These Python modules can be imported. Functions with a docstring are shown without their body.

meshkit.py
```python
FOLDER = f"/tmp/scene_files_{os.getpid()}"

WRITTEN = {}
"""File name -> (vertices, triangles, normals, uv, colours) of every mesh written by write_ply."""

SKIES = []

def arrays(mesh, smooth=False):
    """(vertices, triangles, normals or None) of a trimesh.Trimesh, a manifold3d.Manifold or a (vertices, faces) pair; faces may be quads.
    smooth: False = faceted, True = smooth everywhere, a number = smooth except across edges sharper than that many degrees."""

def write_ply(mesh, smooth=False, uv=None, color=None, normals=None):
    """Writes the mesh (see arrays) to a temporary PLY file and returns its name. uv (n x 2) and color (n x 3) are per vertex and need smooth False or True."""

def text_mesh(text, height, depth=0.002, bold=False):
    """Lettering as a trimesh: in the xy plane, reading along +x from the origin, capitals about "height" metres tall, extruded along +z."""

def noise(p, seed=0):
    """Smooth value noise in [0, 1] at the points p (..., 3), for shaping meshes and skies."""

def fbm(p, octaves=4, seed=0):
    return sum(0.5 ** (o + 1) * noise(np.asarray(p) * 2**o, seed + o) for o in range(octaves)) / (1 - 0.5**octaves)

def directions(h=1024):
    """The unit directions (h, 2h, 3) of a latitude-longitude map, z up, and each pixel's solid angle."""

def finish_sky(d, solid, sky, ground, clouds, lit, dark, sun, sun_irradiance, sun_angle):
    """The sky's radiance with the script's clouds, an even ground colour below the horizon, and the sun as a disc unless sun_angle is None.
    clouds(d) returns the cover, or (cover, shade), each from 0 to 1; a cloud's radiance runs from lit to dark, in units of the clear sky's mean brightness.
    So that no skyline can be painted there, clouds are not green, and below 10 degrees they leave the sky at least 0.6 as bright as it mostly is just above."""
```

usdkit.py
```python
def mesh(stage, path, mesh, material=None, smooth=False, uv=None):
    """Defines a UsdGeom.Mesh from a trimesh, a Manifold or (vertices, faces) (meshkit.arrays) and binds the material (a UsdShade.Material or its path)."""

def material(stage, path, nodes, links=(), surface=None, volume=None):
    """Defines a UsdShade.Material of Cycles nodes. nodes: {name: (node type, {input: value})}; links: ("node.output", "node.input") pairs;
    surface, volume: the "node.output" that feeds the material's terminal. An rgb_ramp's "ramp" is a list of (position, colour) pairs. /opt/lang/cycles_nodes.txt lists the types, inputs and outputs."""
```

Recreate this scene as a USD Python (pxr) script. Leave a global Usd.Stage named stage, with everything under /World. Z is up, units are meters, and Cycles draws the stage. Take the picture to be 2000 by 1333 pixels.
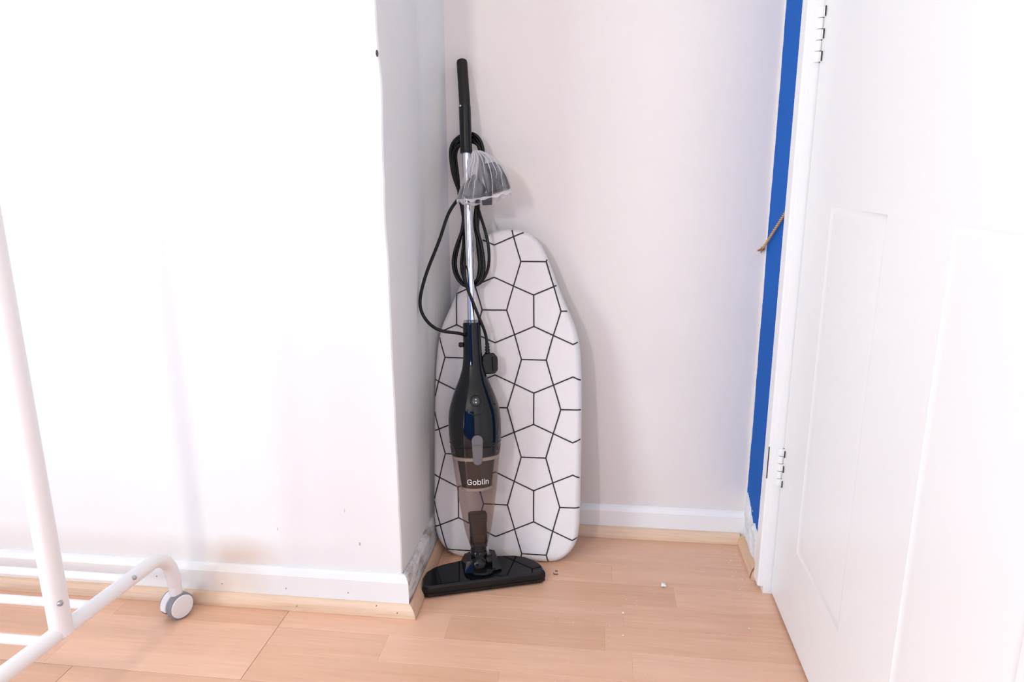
import math, random
import numpy as np
import trimesh
import manifold3d as m3
from shapely.geometry import Polygon, Point
from scipy.interpolate import CubicSpline, PchipInterpolator
import usdkit, meshkit
from pxr import Usd, UsdGeom, UsdLux, Sdf, Gf, UsdShade

stage = Usd.Stage.CreateInMemory()
UsdGeom.SetStageUpAxis(stage, UsdGeom.Tokens.z)
UsdGeom.SetStageMetersPerUnit(stage, 1.0)
world = UsdGeom.Xform.Define(stage, '/World')
stage.SetDefaultPrim(world.GetPrim())
UsdGeom.Scope.Define(stage, '/World/Looks')

# ------------------------------------------------------------------ camera
F_PX, YAW, PITCH, ROLL, CAM_H = 1361.8, -0.12136, 0.23633, -0.00523, 0.85
cam = UsdGeom.Camera.Define(stage, '/World/Camera')
cam.CreateHorizontalApertureAttr(36.0)
cam.CreateVerticalApertureAttr(36.0 * 1333 / 2000)
cam.CreateFocalLengthAttr(F_PX / 2000 * 36.0)
cam.CreateClippingRangeAttr(Gf.Vec2f(0.02, 60))
_f = np.array([math.sin(YAW), math.cos(YAW), 0]); _r = np.array([math.cos(YAW), -math.sin(YAW), 0]); _u = np.array([0, 0, 1.0])
_f2 = _f * math.cos(PITCH) - _u * math.sin(PITCH); _u2 = _u * math.cos(PITCH) + _f * math.sin(PITCH)
_r3 = _r * math.cos(ROLL) + _u2 * math.sin(ROLL); _u3 = -_r * math.sin(ROLL) + _u2 * math.cos(ROLL)
cm = Gf.Matrix4d(*_r3, 0, *_u3, 0, *(-_f2), 0, 0, 0, CAM_H, 1)
cam.AddTransformOp().Set(cm)
EXPOSURE = 0.0
cam.CreateExposureAttr(EXPOSURE)

# ------------------------------------------------------------------ light
WINDOW_POWER, LAMP_POWER = 14.6, 212.0
win = UsdLux.RectLight.Define(stage, '/World/window_daylight')       # daylight outside the window of the left wall
win.CreateWidthAttr(1.7); win.CreateHeightAttr(1.75)
win.CreateIntensityAttr(WINDOW_POWER); win.CreateColorAttr(Gf.Vec3f(0.88, 0.965, 0.975))
win.AddTransformOp().Set(Gf.Matrix4d(0, -1, 0, 0, 0, 0, 1, 0, -1, 0, 0, 0, -3.12, -1.5, 1.07, 1).GetOrthonormalized())
LAMP_AT = (-1.1, -1.5, 1.66)
lamp = UsdLux.SphereLight.Define(stage, '/World/lamp_glow')          # bulb inside the globe of the pendant lamp
lamp.CreateRadiusAttr(0.09); lamp.CreateIntensityAttr(LAMP_POWER); lamp.CreateColorAttr(Gf.Vec3f(1.0, 0.90, 0.74))
lamp.AddTranslateOp().Set(Gf.Vec3d(*LAMP_AT))

# ------------------------------------------------------------------ helpers
used = {}
def path_for(name, parent=None):
    base = (parent.GetPath().pathString if parent else '/World') + '/' + name
    k = used.get(base, 0); used[base] = k + 1
    return base if k == 0 else '%s_%03d' % (base, k)
def tag(p, label=None, cat=None, group=None, kind=None):
    p = p.GetPrim() if hasattr(p, 'GetPrim') else p
    for k, v in (('label', label), ('category', cat), ('group', group), ('kind', kind)):
        if v: p.SetCustomDataByKey(k, v)
    return p
def obj(name, mesh, mat, parent=None, smooth=35, label=None):
    p = usdkit.mesh(stage, path_for(name, parent), mesh, mat, smooth=smooth).GetPrim()
    if label: p.SetCustomDataByKey('label', label)
    return p
def thing(name, label, cat, group=None):
    return tag(UsdGeom.Xform.Define(stage, path_for(name)).GetPrim(), label, cat, group)
def struct(name, mesh, mat, label, cat, smooth=35):
    return tag(obj(name, mesh, mat, None, smooth), label, cat, kind='structure')
def structx(name, label, cat):
    return tag(UsdGeom.Xform.Define(stage, path_for(name)).GetPrim(), label, cat, kind='structure')
cat_ = trimesh.util.concatenate
def box(x0, x1, y0, y1, z0, z1):
    b = trimesh.creation.box([x1 - x0, y1 - y0, z1 - z0]); b.apply_translation([(x0 + x1) / 2, (y0 + y1) / 2, (z0 + z1) / 2]); return b
def hull(pts):
    return trimesh.PointCloud(np.asarray(pts, float)).convex_hull
def rbox(x0, x1, y0, y1, z0, z1, b=0.002):
    pts = []
    for x, sx in ((x0, 1), (x1, -1)):
        for y, sy in ((y0, 1), (y1, -1)):
            for z, sz in ((z0, 1), (z1, -1)):
                pts += [(x + sx * b, y + sy * b, z), (x + sx * b, y, z + sz * b), (x, y + sy * b, z + sz * b)]
    return hull(pts)
def sphere(c, r, n=3):
    s = trimesh.creation.icosphere(n, r); s.apply_translation(c); return s
def frames(P):
    P = np.asarray(P, float); T = np.gradient(P, axis=0); T /= np.linalg.norm(T, axis=1, keepdims=True)
    a = np.cross(T[0], [0.3, 0.2, 1]);
    if np.linalg.norm(a) < 1e-3: a = np.cross(T[0], [1, 0, 0])
    a /= np.linalg.norm(a); A = []
    for t in T:
        a = a - t * (a @ t); a /= np.linalg.norm(a); A.append(a.copy())
    A = np.array(A); return P, T, A, np.cross(T, A)
def tube(P, r, n=16, cap=True, closed=False):
    P, T, A, B = frames(P); r = np.broadcast_to(r, len(P)); th = np.arange(n) / n * 2 * np.pi
    V = (P[:, None] + r[:, None, None] * (np.cos(th)[None, :, None] * A[:, None] + np.sin(th)[None, :, None] * B[:, None])).reshape(-1, 3)
    Fc = []
    for i in range(len(P) - 1):
        for j in range(n):
            a, b, c, d = i * n + j, i * n + (j + 1) % n, (i + 1) * n + (j + 1) % n, (i + 1) * n + j
            Fc += [(a, b, c), (a, c, d)]
    if cap:
        k = len(V); V = np.vstack([V, P[0], P[-1]])
        for j in range(n):
            Fc += [(k, (j + 1) % n, j), (k + 1, (len(P) - 1) * n + j, (len(P) - 1) * n + (j + 1) % n)]
    m = trimesh.Trimesh(V, Fc, process=False)
    return m
def spline(P, n=60):
    P = np.asarray(P, float); d = np.r_[0, np.cumsum(np.linalg.norm(np.diff(P, axis=0), axis=1))]
    return CubicSpline(d, P)(np.linspace(0, d[-1], n))
def lathe(prof, n=48, cap0=True, cap1=True):
    """profile [(z, r)] around z"""
    P = [(0, 0, z) for z, r in prof]
    th = np.arange(n) / n * 2 * np.pi
    V = np.array([(r * math.cos(t), r * math.sin(t), z) for z, r in prof for t in th]); Fc = []
    for i in range(len(prof) - 1):
        for j in range(n):
            a, b, c, d = i * n + j, i * n + (j + 1) % n, (i + 1) * n + (j + 1) % n, (i + 1) * n + j
            Fc += [(a, b, c), (a, c, d)]
    for flag, i in ((cap0, 0), (cap1, len(prof) - 1)):
        if flag:
            k = len(V); V = np.vstack([V, [0, 0, prof[i][0]]])
            for j in range(n):
                q = (i * n + (j + 1) % n, i * n + j)
                Fc.append((k, *q) if i == 0 else (k, q[1], q[0]))
    return trimesh.Trimesh(V, Fc, process=False)
def to(m, M):
    m = m.copy(); m.apply_transform(M); return m
def frame(o, x, y, z):
    M = np.eye(4); M[:3, 0] = x; M[:3, 1] = y; M[:3, 2] = z; M[:3, 3] = o; return M
def extrude_y(poly, y0, y1):
    """polygon in (x, z) extruded along y"""
    m = trimesh.creation.extrude_polygon(poly, y1 - y0, engine='earcut')
    v = m.vertices.copy(); m.vertices = np.c_[v[:, 0], y1 - v[:, 2], v[:, 1]]; return m
def sweep_prof(prof, a, b, da, db):
    """closed 2D profile (offset d, height z) swept from a to b (xy); da, db: per-end offset direction (for mitres)"""
    n = len(prof)
    V = [(a[0] + d * da[0], a[1] + d * da[1], z) for d, z in prof] + [(b[0] + d * db[0], b[1] + d * db[1], z) for d, z in prof]
    return hull(V)

# ------------------------------------------------------------------ materials
def M(name, nodes, links=(), surface='p.BSDF'):
    return usdkit.material(stage, '/World/Looks/' + name, nodes, links, surface=surface)
def plain(name, color, rough=0.5, metal=0.0, **kw):
    return M(name, {'p': ('principled_bsdf', dict(base_color=color, roughness=rough, metallic=metal, **kw))})
def paint(name, color, rough=0.5, bump=0.25, scale=55, vary=0.03, spec=0.5):
    c2 = tuple(c * (1 - vary) for c in color)
    return M(name, {'g': ('geometry', {}), 'n': ('noise_texture', dict(scale=scale, detail=4.0)), 'n2': ('noise_texture', dict(scale=3.0, detail=2.0)),
                    'r': ('rgb_ramp', dict(ramp=[(0.35, c2), (0.65, color)])), 'b': ('bump', dict(strength=bump, distance=0.002)),
                    'p': ('principled_bsdf', dict(roughness=rough, specular_ior_level=spec))},
             [('g.position', 'n.vector'), ('g.position', 'n2.vector'), ('n2.fac', 'r.fac'), ('r.color', 'p.base_color'), ('n.fac', 'b.height'), ('b.normal', 'p.normal')])

wall_white = paint('wall_white', (0.83, 0.82, 0.825), 0.6, 0.22)
alcove_white = paint('alcove_white', (0.83, 0.785, 0.765), 0.6, 0.22)
ceil_white = paint('ceiling_white', (0.85, 0.85, 0.85), 0.8, 0.1)
gloss_white = paint('gloss_white', (0.89, 0.89, 0.90), 0.28, 0.12, 40, 0.01)
filler_white = paint('filler_white', (0.80, 0.80, 0.83), 0.8, 0.9, 160, 0.12)
wall_blue = paint('wall_blue', (0.004, 0.115, 0.50), 0.7, 0.15, 70, 0.12, 0.15)

# chimney wall: a faint tea coloured stain just above the skirting, low down
def stained(name, color, rough, bump, centre, radii, stain, amount):
    return M(name, {'g': ('geometry', {}), 'n': ('noise_texture', dict(scale=55.0, detail=4.0)),
                    'mp': ('mapping', dict(mapping_type='texture', location=centre, scale=radii)),
                    'nd': ('noise_texture', dict(scale=9.0, detail=3.0)), 'gr': ('gradient_texture', dict(gradient_type='spherical')),
                    'mu': ('math', dict(math_type='multiply')), 'sc': ('math', dict(math_type='multiply', value2=amount)),
                    'mx': ('mix_color', dict(a=color, b=stain)),
                    'b': ('bump', dict(strength=bump, distance=0.002)), 'p': ('principled_bsdf', dict(roughness=rough))},
             [('g.position', 'n.vector'), ('g.position', 'mp.vector'), ('g.position', 'nd.vector'), ('mp.vector', 'gr.vector'), ('gr.fac', 'mu.value1'), ('nd.fac', 'mu.value2'),
              ('mu.value', 'sc.value1'), ('sc.value', 'mx.fac'), ('mx.result', 'p.base_color'), ('n.fac', 'b.height'), ('b.normal', 'p.normal')])
chimney_white = stained('chimney_white', (0.81, 0.815, 0.83), 0.55, 0.22, (-0.70, 1.19, 0.10), (0.10, 0.10, 0.05), (0.70, 0.52, 0.36), 1.1)
skirt_white = stained('skirting_white', (0.82, 0.835, 0.85), 0.35, 0.15, (-0.72, 1.18, 0.045), (0.10, 0.10, 0.06), (0.74, 0.57, 0.40), 1.1)

def dirty(name, base, dirt, lo, hi, scale, rough=0.6):
    return M(name, {'g': ('geometry', {}), 'mp': ('mapping', dict(scale=(1.0, 0.6, 1.6))), 'n': ('noise_texture', dict(scale=scale, detail=5.0, roughness=0.65)),
                    'r': ('rgb_ramp', dict(ramp=[(lo, base), (hi, dirt)])), 'b': ('bump', dict(strength=0.35, distance=0.002)), 'p': ('principled_bsdf', dict(roughness=rough))},
             [('g.position', 'mp.vector'), ('mp.vector', 'n.vector'), ('n.fac', 'r.fac'), ('r.color', 'p.base_color'), ('n.fac', 'b.height'), ('b.normal', 'p.normal')])
skirt_dirty = dirty('skirting_dirty', (0.78, 0.77, 0.78), (0.26, 0.21, 0.17), 0.47, 0.68, 26.0)

def wood(name, c0, c1, c2, along=(1.6, 26.0, 26.0), rough=0.35, coat=0.0, fine=6.0):
    return M(name, {'g': ('geometry', {}), 'o': ('object_info', {}), 'mm': ('math', dict(math_type='multiply', value2=37.0)), 'cx': ('combine_xyz', {}),
                    'ad': ('mapping', dict(mapping_type='point', scale=along)),
                    'n': ('noise_texture', dict(scale=1.0, detail=5.0, roughness=0.6, distortion=0.6, dimensions='4D')),
                    'nf': ('noise_texture', dict(scale=fine, detail=3.0, roughness=0.6, dimensions='4D')),
                    'r': ('rgb_ramp', dict(ramp=[(0.30, c0), (0.52, c1), (0.72, c2)])),
                    'rf': ('rgb_ramp', dict(ramp=[(0.35, (0.94, 0.925, 0.91)), (0.60, (1, 1, 1))])),
                    'rt': ('rgb_ramp', dict(ramp=[(0.0, (0.86, 0.82, 0.78)), (0.3, (0.97, 0.95, 0.93)), (0.55, (1.0, 1.0, 1.0)), (0.8, (1.02, 1.02, 1.03)), (1.0, (0.92, 0.90, 0.88))])),
                    'm1': ('mix_color', dict(blend_type='multiply', fac=1.0)), 'm2': ('mix_color', dict(blend_type='multiply', fac=1.0)),
                    'p': ('principled_bsdf', dict(roughness=rough, coat_weight=coat, coat_roughness=0.25))},
             [('g.position', 'ad.vector'), ('ad.vector', 'n.vector'), ('ad.vector', 'nf.vector'), ('o.random', 'mm.value1'), ('mm.value', 'n.w'), ('mm.value', 'nf.w'),
              ('n.fac', 'r.fac'), ('nf.fac', 'rf.fac'), ('o.random', 'rt.fac'), ('r.color', 'm1.a'), ('rf.color', 'm1.b'), ('m1.result', 'm2.a'), ('rt.color', 'm2.b'), ('m2.result', 'p.base_color')])
strip_wood = wood('beech_strip', (0.77, 0.46, 0.315), (0.82, 0.51, 0.36), (0.855, 0.55, 0.395), rough=0.33)
bead_wood = wood('beading_wood', (0.72, 0.50, 0.34), (0.82, 0.62, 0.46), (0.86, 0.68, 0.53), along=(2.0, 30, 60), rough=0.45)
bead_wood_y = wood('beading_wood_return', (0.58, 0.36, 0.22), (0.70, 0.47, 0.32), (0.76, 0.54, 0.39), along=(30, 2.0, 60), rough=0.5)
board_edge = plain('laminate_core', (0.20, 0.12, 0.08), 0.8)
floor_field = M('laminate_field', {'g': ('geometry', {}), 'br': ('brick_texture', dict(scale=1.0, brick_width=0.38, row_height=0.0733, mortar_size=0.0003, offset=0.37, color1=(0.80, 0.51, 0.36), color2=(0.86, 0.56, 0.41), mortar=(0.3, 0.17, 0.11))),
                'p': ('principled_bsdf', dict(roughness=0.33))}, [('g.position', 'br.vector'), ('br.color', 'p.base_color')])
black_gloss = plain('black_gloss_plastic', (0.004, 0.005, 0.007), 0.06, specular_ior_level=0.34)
plug_black = plain('plug_black_plastic', (0.003, 0.003, 0.004), 0.18, specular_ior_level=0.3)
black_satin = plain('black_satin_plastic', (0.007, 0.007, 0.008), 0.30, specular_ior_level=0.35)
black_grip = plain('black_grip_rubber', (0.018, 0.015, 0.013), 0.6, specular_ior_level=0.3)
cable_black = plain('black_cable', (0.005, 0.005, 0.005), 0.38, specular_ior_level=0.3)
chrome = plain('chrome', (0.80, 0.79, 0.81), 0.10, 1.0)
grey_plastic = plain('grey_latch_plastic', (0.15, 0.142, 0.15), 0.35, specular_ior_level=0.3)
grey_ring = plain('pale_ring_plastic', (0.55, 0.52, 0.46), 0.4)
filter_dark = plain('filter_cone_plastic', (0.055, 0.038, 0.030), 0.6)
intake_dark = plain('intake_plastic', (0.025, 0.016, 0.015), 0.5)
icon_white = plain('white_print', (0.85, 0.85, 0.86), 0.5)
steel = plain('steel', (0.42, 0.42, 0.45), 0.3, 1.0)
dark_steel = plain('dark_gap', (0.03, 0.03, 0.035), 0.6)
rack_white = plain('white_powder_coat', (0.83, 0.82, 0.84), 0.35)
tyre_grey = plain('grey_tyre', (0.26, 0.26, 0.28), 0.6)
cover_white = M('cover_cotton', {'g': ('geometry', {}), 'n': ('noise_texture', dict(scale=900.0, detail=2.0)), 'n2': ('noise_texture', dict(scale=14.0, detail=3.0)), 'ad': ('math', dict(math_type='multiply_add', value2=6.0)),
                'b': ('bump', dict(strength=0.25, distance=0.0006)), 'p': ('principled_bsdf', dict(base_color=(0.775, 0.75, 0.765), roughness=0.85, sheen_weight=0.1))},
                [('g.position', 'n.vector'), ('g.position', 'n2.vector'), ('n2.fac', 'ad.value1'), ('n.fac', 'ad.value3'), ('ad.value', 'b.height'), ('b.normal', 'p.normal')])
line_black = plain('printed_black', (0.035, 0.032, 0.035), 0.85)
board_back = plain('board_back', (0.45, 0.42, 0.38), 0.8)
def tinted(name, tint, gloss_color=(1, 1, 1), rough=0.05, edge=0.35):
    return M(name, {'t': ('transparent_bsdf', dict(color=tint)), 'g': ('glossy_bsdf', dict(color=gloss_color, roughness=rough)), 'l': ('layer_weight', dict(blend=0.5)),
                    'pw': ('math', dict(math_type='power', value2=4.0)), 'ma': ('math', dict(math_type='multiply_add', value2=edge, value3=0.035)), 'm': ('mix_closure', {})},
             [('l.facing', 'pw.value1'), ('pw.value', 'ma.value1'), ('ma.value', 'm.fac'), ('t.BSDF', 'm.closure1'), ('g.BSDF', 'm.closure2')], surface='m.closure')
smoke_clear = tinted('smoked_clear_plastic', (0.74, 0.67, 0.64))
collar_clear = tinted('smoked_collar_plastic', (0.30, 0.27, 0.27))
ring_clear = tinted('clear_ring_plastic', (0.72, 0.72, 0.74))
pane_clear = tinted('window_glass', (0.96, 0.97, 0.97))
bag_film = M('plastic_film', {'tc': ('geometry', {}), 'mp': ('mapping', dict(scale=(45.0, 30.0, 16.0))), 'n': ('noise_texture', dict(scale=1.0, detail=3.0, distortion=0.5)),
             'r': ('rgb_ramp', dict(ramp=[(0.40, (0.02, 0.02, 0.02)), (0.72, (0.22, 0.22, 0.22))])), 't': ('transparent_bsdf', dict(color=(0.97, 0.97, 0.98))),
             'lw': ('layer_weight', dict(blend=0.35)), 'ms': ('math', dict(math_type='multiply', value2=0.55)), 'ma': ('math', dict(math_type='add', use_clamp=True)),
             'p': ('principled_bsdf', dict(base_color=(0.82, 0.82, 0.86), roughness=0.22)), 'm': ('mix_closure', {})},
             [('tc.position', 'mp.vector'), ('mp.vector', 'n.vector'), ('n.fac', 'r.fac'), ('lw.facing', 'ms.value1'), ('ms.value', 'ma.value1'), ('r.color', 'ma.value2'), ('ma.value', 'm.fac'), ('t.BSDF', 'm.closure1'), ('p.BSDF', 'm.closure2')], surface='m.closure')
bag_hem = M('plastic_hem', {'t': ('transparent_bsdf', dict(color=(0.97, 0.97, 0.98))), 'p': ('principled_bsdf', dict(base_color=(0.80, 0.79, 0.86), roughness=0.25)), 'm': ('mix_closure', dict(fac=0.62))},
            [('t.BSDF', 'm.closure1'), ('p.BSDF', 'm.closure2')], surface='m.closure')
brush_dark = plain('brush_tool_plastic', (0.016, 0.017, 0.026), 0.45)
brush_rib = plain('brush_tool_rib', (0.055, 0.057, 0.075), 0.5)
cord_tan = plain('tan_twine', (0.55, 0.33, 0.16), 0.8)
cord_dark = plain('tan_twine_dark', (0.32, 0.15, 0.06), 0.8)
crumb_white = plain('plaster_crumb', (0.80, 0.76, 0.72), 0.9)
lamp_metal = plain('lamp_cord_white', (0.8, 0.8, 0.78), 0.5)

# ------------------------------------------------------------------ room shell
X_R, Y_B, Z_C = 0.360, 1.552, 2.40           # right wall, back wall, ceiling
X_L, Y_N = -3.0, -2.8                         # left wall, wall behind the camera
Y_CH = 1.192                                  # front face of the chimney breast
rng = np.random.RandomState(4)

# floor: subfloor > planks (three printed strips each)
fl = struct('floor', box(X_L - .1, 0.47, Y_N - .1, Y_B + .1, -0.06, -0.010), board_edge, 'beech laminate floor of staggered three strip planks running along the walls', 'floor', smooth=False)
obj('floor_field', box(X_L, 0.42, Y_N, 0.0905, -0.0095, 0.0), floor_field, fl, smooth=False)
def strip_mesh(x0, x1, y0, y1):
    b = 0.0004
    return hull([(x0, y0, -0.0025), (x1, y0, -0.0025), (x1, y1, -0.0025), (x0, y1, -0.0025), (x0, y0, -b), (x1, y0, -b), (x1, y1, -b), (x0, y1, -b),
                 (x0 + b, y0 + b, 0), (x1 - b, y0 + b, 0), (x1 - b, y1 - b, 0), (x0 + b, y1 - b, 0)])
SW = 0.22 / 3
row_y = [0.091 + 0.22 * k for k in range(7)]
joints = {4: [-0.595 - 1.285, -0.595, -0.595 + 1.285], 5: [-1.52, -0.235 + 0.93], 3: [-2.2, -0.91, 0.375], 6: [-1.9, -0.6], 2: [-1.4, -0.12], 1: [-2.0, -0.72], 0: [-1.1, 0.18]}
forced = {(4, 0): [-0.152], (4, 2): [-0.268], (4, 1): [-0.374, 0.08], (5, 0): [0.068], (5, 1): [0.176]}
rr = random.Random(11)
for k, y in enumerate(row_y):
    xs = [X_L] + [j for j in joints[k] if X_L < j < 0.40] + [0.415]
    for a, b in zip(xs[:-1], xs[1:]):
        if b - a < 0.05 or b < -2.2: continue
        y1 = min(y + 0.22, Y_B - 0.004)
        g = 0.0004
        pl = obj('plank', box(a + g, b - g, y + g, y1 - g, -0.0095, -0.0026), board_edge, fl, smooth=False)
        for q in range(3):
            s0, s1 = y + q * SW, min(y + (q + 1) * SW, y1)
            if s1 - s0 < 0.01: continue
            cuts = [c for c in forced.get((k, q), []) if a + .05 < c < b - .05]
            pts = [a] + cuts + [b]; full = [a]
            for u, v in zip(pts[:-1], pts[1:]):
                n = max(1, round((v - u) / rr.uniform(0.33, 0.46)))
                if cuts and v - u < 0.62: n = 1
                step = [(u + (v - u) * (i + rr.uniform(-.14, .14)) / n) for i in range(1, n)]
                full += step + [v]
            for u, v in zip(full[:-1], full[1:]):
                obj('strip', strip_mesh(u + (g if u == a else 0), v - (g if v == b else 0), s0 + (g if q == 0 else 0), s1 - (g if q == 2 else 0)), strip_wood, pl, smooth=False)

# chimney breast: front face and return, with a slightly uneven plastered corner
zs = np.linspace(0, Z_C, 121)
prof_rows = []
for z in zs:
    w = (meshkit.fbm(np.array([[z * 9, 0.3, 1.7]]), 4, 3)[0] - 0.5) * 0.006 + 0.0035 * math.exp(-((z - 0.985) / 0.05) ** 2)
    w2 = (meshkit.fbm(np.array([[z * 45, 5.3, 2.7]]), 3, 8)[0] - 0.5) * 0.0022
    lo = -0.0345 * 0
    c = -0.3645 + w + w2
    prof_rows.append([(X_L, Y_CH), (-1.4, Y_CH), (-0.52, Y_CH), (c - 0.012, Y_CH), (c - 0.0028, Y_CH + 0.0004), (c - 0.0005, Y_CH + 0.0028), (c + 0.0005, Y_CH + 0.012),
                      (-0.3635, Y_CH + 0.06), (-0.3630, 1.44), (-0.3585, 1.468), (-0.345, 1.505), (-0.3235, Y_B + 0.02), (-0.3235, Y_B + 0.1), (X_L, Y_B + 0.1)])
n = len(prof_rows[0]); V = np.array([(x, y, z) for z, row in zip(zs, prof_rows) for x, y in row]); Fc = []
for i in range(len(zs) - 1):
    for j in range(n):
        a, b, c, d = i * n + j, i * n + (j + 1) % n, (i + 1) * n + (j + 1) % n, (i + 1) * n + j
        Fc += [(a, b, c), (a, c, d)]
wc = struct('wall_chimney', trimesh.Trimesh(V, Fc, process=False), chimney_white, 'white painted chimney breast with its uneven plastered corner on the left', 'wall', smooth=32)
def chip(x, z, w, h, seed):
    r = np.random.RandomState(seed); th = np.linspace(0, 2 * np.pi, 12, endpoint=False); rad = 0.7 + 0.5 * r.rand(12)
    top = [(x + w * q * math.cos(t), Y_CH - 0.0007, z + h * q * math.sin(t)) for t, q in zip(th, rad)]
    return hull(top + [(p[0], Y_CH + 0.002, p[2]) for p in top])
chip_grey = plain('chip_grey', (0.36, 0.35, 0.38), 0.8)
obj('paint_chip', chip(-0.4485, 0.1438, 0.0012, 0.0042, 1), chip_grey, wc, False, 'small grey chip in the paint')
obj('paint_chip', chip(-0.6161, 0.1657, 0.0010, 0.0030, 2), plain('chip_pale', (0.6, 0.59, 0.63), 0.8), wc, False)
obj('paint_chip', chip(-0.4750, 0.2130, 0.0007, 0.0040, 5), plain('chip_pale_too', (0.65, 0.64, 0.68), 0.8), wc, False)

struct('wall_back', box(-0.335, X_R + .12, Y_B, Y_B + 0.1, 0, Z_C), alcove_white, 'white back wall of the alcove behind the ironing board', 'wall', False)
struct('wall_left', cat_([box(X_L - .12, X_L, Y_N, -2.35, 0, Z_C), box(X_L - .12, X_L, -.65, Y_CH + .1, 0, Z_C), box(X_L - .12, X_L, -2.35, -.65, 0, 0.20), box(X_L - .12, X_L, -2.35, -.65, 1.95, Z_C)]), wall_blue, 'blue painted window wall far to the left, out of the picture', 'wall', False)
struct('wall_rear', box(X_L, X_R + .1, Y_N - .1, Y_N, 0, Z_C), wall_blue, 'blue painted wall behind the camera', 'wall', False)
struct('ceiling', box(X_L - .1, X_R + .1, Y_N - .1, Y_B + .1, Z_C, Z_C + .1), ceil_white, 'white ceiling of the room', 'ceiling', False)

D0, D1 = 0.452, 1.333                         # door edges along y (latch, hinge)
wr = structx('wall_right', 'right wall with a strip of blue paint beside the door frame', 'wall')
obj('blue_paint', box(X_R, X_R + .12, 1.36, Y_B + .02, 0, Z_C), wall_blue, wr, False, 'strip of bright blue paint')
obj('wall_panel', cat_([box(X_R, X_R + .12, Y_N, D0 - .03, 0, Z_C), box(X_R, X_R + .12, D0 - .03, 1.36, 2.02, Z_C)]), wall_white, wr, False)
# ragged edge of the white paint brushed round from the back wall
zz = np.linspace(0.06, Z_C, 260); edge = Y_B - 0.0065 - 0.009 * (meshkit.fbm(np.c_[zz * 7, zz * 0 + 2, zz * 0], 3, 5) - 0.5) - 0.004 * (meshkit.fbm(np.c_[zz * 60, zz * 0 + 2, zz * 0], 2, 9) - 0.5)
V = np.vstack([np.c_[zz * 0 + X_R - 0.0008, edge, zz], np.c_[zz * 0 + X_R - 0.0008, zz * 0 + Y_B + .002, zz], np.c_[zz * 0 + X_R + 0.001, edge - 0.0006, zz]])
k = len(zz); Fc = []
for i in range(k - 1):
    Fc += [(i, i + 1, k + i + 1), (i, k + i + 1, k + i), (2 * k + i, 2 * k + i + 1, i + 1), (2 * k + i, i + 1, i)]
obj('paint_edge', trimesh.Trimesh(V, Fc, process=False), alcove_white, wr, 40, 'ragged edge of white paint along the blue strip')
# lumpy filler at the foot of the blue strip
gy, gz = np.meshgrid(np.linspace(1.375, Y_B + .001, 46), np.linspace(0.005, 0.16, 46), indexing='ij')
nz = meshkit.fbm(np.c_[gy.ravel() * 60, gz.ravel() * 60, gz.ravel() * 0], 4, 21).reshape(gy.shape)
top = 0.078 + (gy - 1.375) / (Y_B - 1.375) * 0.050
over = (top - gz) / 0.02 + (nz - 0.5) * 1.8
gx = X_R + 0.002 - (np.clip(over, -0.5, 1.0) * 0.005 + np.where(over > 0, np.clip(nz - .3, 0, 1) * 0.011 + (meshkit.fbm(np.c_[gy.ravel() * 210, gz.ravel() * 210, gz.ravel() * 0], 3, 27).reshape(gy.shape) - .5) * .0035, 0)) * np.clip((Y_B + .004 - gy) / .03, .15, 1)
idx = np.arange(gy.size).reshape(gy.shape); Fc = []
for i in range(45):
    for j in range(45):
        Fc += [(idx[i, j], idx[i, j + 1], idx[i + 1, j + 1]), (idx[i, j], idx[i + 1, j + 1], idx[i + 1, j])]
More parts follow.
